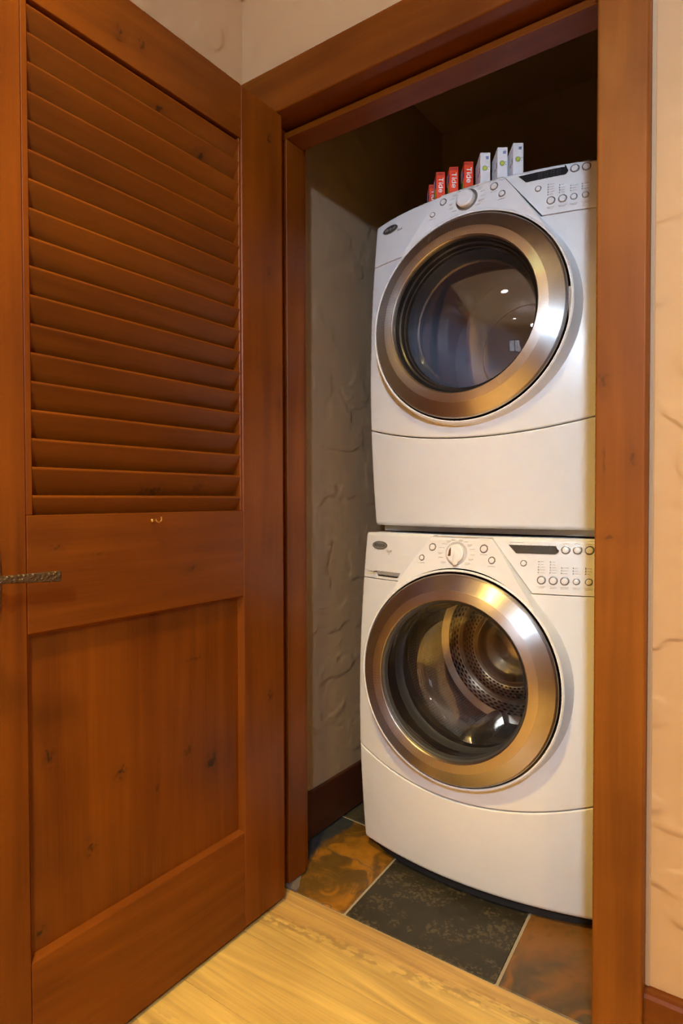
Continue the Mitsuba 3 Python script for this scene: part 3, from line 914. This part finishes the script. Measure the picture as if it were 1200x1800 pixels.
    if not dryer:
        g_ = trimesh.creation.capsule(0.022, 0.0085, count=(16, 16))
        g_.apply_translation((0, 0, -0.011))
        g_.apply_scale((1, 0.5, 1))
        g_.apply_transform(trimesh.transformations.rotation_matrix(math.radians(6), (0, 1, 0)))
        g_.vertices[:, 1] += 0.12 * g_.vertices[:, 2]
        g_.apply_translation((kx + 0.005, yk - 0.0125, kz_))
        put(f'{sk}__dial_grip', g_, 'white_button', 60)
    if not dryer:
        sl = Polygon([(kx - 0.0185, kz_ - 0.012), (kx - 0.0095, kz_ - 0.016), (kx - 0.0095, kz_ + 0.017), (kx - 0.0145, kz_ + 0.009)])
        m = trimesh.creation.extrude_polygon(sl, 0.001, engine='earcut')
        m = trimesh.Trimesh(np.c_[m.vertices[:, 0], yk - 0.0131 - m.vertices[:, 2] + 0.09 * (m.vertices[:, 1] - kz_), m.vertices[:, 1]], m.faces[:, ::-1], process=False)
        put(f'{sk}__dial_mark', m, 'chrome', label='mirror-bright inlay')
    # legend round the dial: fifteen short words
    marks = []
    for a in (20, 40, 58, 75, 105, 122, 140, 158, 180, 200, 222, 318, 338, 357):
        a_ = math.radians(a)
        cx, cz = kx + 0.044 * math.cos(a_) * (1.05 if abs(math.cos(a_)) > .5 else 1), kz_ + 0.036 * math.sin(a_)
        L = 0.0055 + 0.003 * rng.random()
        if cz + 0.001 < 0.952:
            marks.append(on_face(rect(cx - L, cx + L, cz - 0.0009, cz + 0.0009), 0.0002))
            if rng.random() < 0.45:
                marks.append(on_face(rect(cx - L * .8, cx + L * .5, cz - 0.0042, cz - 0.0028), 0.0002))
    for (x, z) in ((0.3015, 0.8835), (0.5007, 0.8850), (0.4768, 0.9130)):
        marks.append(on_face(rect(x - 0.010, x + 0.010, z - 0.0006, z + 0.0006), 0.0002))
    k = put(f'{sk}__legend', cat(marks), 'print_pale')
    tag(f'{name}__{k}', kind='stuff')
    # oval badge with its lettering, model word beside it
    bx, bz = 0.1375, 0.9210 if not dryer else 0.9130
    ell = affinity.scale(Point(bx, bz).buffer(1.0, quad_segs=16), 0.0300, 0.0120)
    m = trimesh.creation.extrude_polygon(ell, 0.002, engine='earcut')
    y0 = surface_y(bx, bz)
    sx = (surface_y(bx + .01, bz) - surface_y(bx - .01, bz)) / .02
    sz = (surface_y(bx, bz + .01) - surface_y(bx, bz - .01)) / .02

    def slab(m, lift):
        v = m.vertices
        return trimesh.Trimesh(np.c_[v[:, 0], y0 + sx * (v[:, 0] - bx) + sz * (v[:, 1] - bz) - lift - v[:, 2], v[:, 1]], m.faces[:, ::-1], process=False)
    put(f'{ck}__badge_rim', slab(m, 0.0003), 'button_ring')
    ell2 = affinity.scale(Point(bx, bz).buffer(1.0, quad_segs=16), 0.0268, 0.0096)
    put(f'{ck}__badge', slab(trimesh.creation.extrude_polygon(ell2, 0.0006, engine='earcut'), 0.0024), 'grey_metal' if not dryer else 'rubber', label='dark oval badge')
    tx = meshkit.text_mesh('Whirlpool', 0.0085, 0.0005, True)
    v = tx.vertices
    v = np.c_[bx + (v[:, 0] - (v[:, 0].min() + v[:, 0].max()) / 2), bz - 0.0005 + v[:, 1] - (v[:, 1].min() + v[:, 1].max()) / 2, v[:, 2]]
    v[:, 0] = bx + (v[:, 0] - bx) * 0.044 / (v[:, 0].max() - v[:, 0].min())
    put(f'{ck}__lettering', slab(trimesh.Trimesh(v, tx.faces, process=False), 0.0031), 'print_dark' if not dryer else 'grey_metal')
    put(f'{ck}__model_lettering', text_on('duet', 0.176, 0.9065 if not dryer else 0.9015, 0.0072), 'print_grey')
    if not dryer:
        put(f'{ck}__model_lettering', text_on('HT', 0.176, 0.8985, 0.0042), 'print_grey')
        # finger pull of the detergent drawer
        hp_ = [(0.100, 0.8470), (0.2235, 0.8470), (0.2150, 0.8330), (0.1420, 0.8330), (0.1300, 0.8430)]
        put(f'{ck}__pull', on_face(Polygon(hp_), 0.0004), 'print_grey', label='grey recessed finger pull')
        hp2 = [(0.1360, 0.8368), (0.2170, 0.8368), (0.2140, 0.8325), (0.1400, 0.8325)]
        put(f'{ck}__pull_shadow_line', on_face(Polygon(hp2), 0.0003, 0.0008), 'shadow_gap')
        put(f'{ck}__drawer_edge', on_face(rect(0.080, 0.100, 0.8462, 0.8474), 0.0003), 'print_pale')
    return name


machine('washing_machine', 0.0, 0.0, False)
tag('washing_machine', 'white front-loading washing machine with a clear glass door, lower of the two', 'washing machine')
machine('tumble_dryer', 0.947, 0.062, True)
tag('tumble_dryer', 'white dryer with a dark tinted door, stacked on top of the washing machine', 'dryer')

# ------------------------------------------------------------------ small cartons on the dryer
TH = math.radians(33)
FR, SD = np.array([math.sin(TH), -math.cos(TH)]), np.array([math.cos(TH), math.sin(TH)])   # outward front, rightwards


def carton(name, x, y, z, w, dpt, h, red, label, group):
    """x, y: middle of the front's lower edge"""
    M = np.eye(4)
    M[:3, 0] = (*SD, 0)
    M[:3, 1] = (*(-FR), 0)
    M[:3, 2] = (0, 0, 1)
    M[:3, 3] = (x, y, z)

    def put(key, m, mat, lab=None):
        m = m.copy()
        m.apply_transform(M)
        k = add(f'{name}__{key}', m, mat)
        if lab:
            tag(k, lab)

    def front(poly, lift=0.0003):
        m = trimesh.creation.extrude_polygon(poly, 0.0003, engine='earcut')
        v = m.vertices
        return trimesh.Trimesh(np.c_[v[:, 0], -lift - v[:, 2], v[:, 1]], m.faces[:, ::-1], process=False)

    def left(poly, lift=0.0003):
        m = trimesh.creation.extrude_polygon(poly, 0.0003, engine='earcut')
        v = m.vertices
        return trimesh.Trimesh(np.c_[-w / 2 - lift - v[:, 2], v[:, 0], v[:, 1]], m.faces, process=False)

    put('body', box(-w / 2, w / 2, 0, dpt, 0, h, 0.0009), 'red_card' if red else 'white_card')
    if red:
        put('top_band', front(rect(-w / 2 + .0015, w / 2 - .0015, h - 0.009, h - 0.003)), 'red_card_dark')
        tx = meshkit.text_mesh('Tide', 0.0128, 0.0004, True)
        v = tx.vertices.copy()
        c = (v.min(0) + v.max(0)) / 2
        v = v - c
        v = np.c_[v[:, 1] + 0.001, v[:, 2], -v[:, 0] * 1.15 + h * 0.53]
        put('lettering', trimesh.Trimesh(np.c_[v[:, 0], -0.0004 - (v[:, 1] - v[:, 1].min()), v[:, 2]], tx.faces, process=False), 'ink_white')
        put('side_print', left(Polygon([(0.004, 0.004), (0.030, 0.004), (0.018, 0.030), (0.004, 0.036)])), 'ink_yellow')
        put('side_print', left(Polygon([(0.030, 0.006), (dpt - .004, 0.004), (dpt - .004, h * .55), (0.022, 0.034)])), 'ink_green')
        put('side_print', left(Polygon([(0.004, 0.040), (0.020, 0.036), (0.026, 0.056), (0.004, 0.062)])), 'ink_purple')
        put('side_print', left(Polygon([(0.028, 0.036), (dpt - .004, 0.046), (dpt - .004, h - .006), (0.032, h - .004)])), 'ink_pink')
    else:
        cz = h * 0.52
        put('round_mark', front(Point(-0.001, cz).buffer(0.0066, quad_segs=10)), 'ink_green')
        put('round_mark', front(Point(-0.001, cz).buffer(0.0051, quad_segs=10), 0.0006), 'ink_lime', 'lime green disc')
        for i in range(2):
            put('blue_mark', front(rect(0.001, 0.0085, h * 0.80 + 0.004 * i, h * 0.80 + 0.003 + 0.004 * i)), 'ink_blue')
        for i in range(2):
            put('pale_mark', front(rect(0.0075, 0.0100, h * 0.46 + 0.007 * i, h * 0.46 + 0.0035 + 0.007 * i)), 'ink_pale_blue')
        put('flap_line', front(rect(-w / 2 + .001, w / 2 - .001, 0.0062, 0.0070)), 'print_pale')
        put('side_print', left(rect(0.006, 0.011, h * 0.42, h * 0.58)), 'ink_purple')
        put('side_print', left(rect(0.020, 0.034, h * 0.42, h * 0.50)), 'ink_pink')
    tag(name, label, 'box', group)


ZDT = 0.948 + 0.947 + 0.0005
cart = [('red', 0.2600), ('red', 0.3085), ('red', 0.3505), ('red', 0.3955), ('white', 0.4430), ('white', 0.4900), ('white', 0.5310)]
names = {'red': ['first small red detergent box from the left in the row on the dryer, mostly hidden', 'second red detergent box from the left in the row on the dryer', 'third red detergent box from the left in the row on the dryer', 'red detergent box standing beside the white boxes on the dryer'],
         'white': ['small white box next to the red boxes, with a lime green disc', 'middle one of the three small white boxes on the dryer', 'small white box nearest the dark display, last in the row']}
cnt = {'red': 0, 'white': 0}
for kind_, x in cart:
    i = cnt[kind_]
    cnt[kind_] += 1
    nm = {'red': 'detergent_box', 'white': 'dryer_sheet_box'}[kind_] + ('' if i == 0 else f'_{i:03d}')
    yf = 0.062 + float(S(x, 0.95)) + 0.014 + (0.045 if (kind_ == 'red' and i == 0) else 0)
    if kind_ == 'red':
        carton(nm, x, yf, ZDT, 0.0250, 0.058, 0.079, True, names['red'][i], 'red boxes on top of the dryer')
    else:
        carton(nm, x, yf, ZDT, 0.0265, 0.075, 0.088, False, names['white'][i], 'white boxes on top of the dryer')
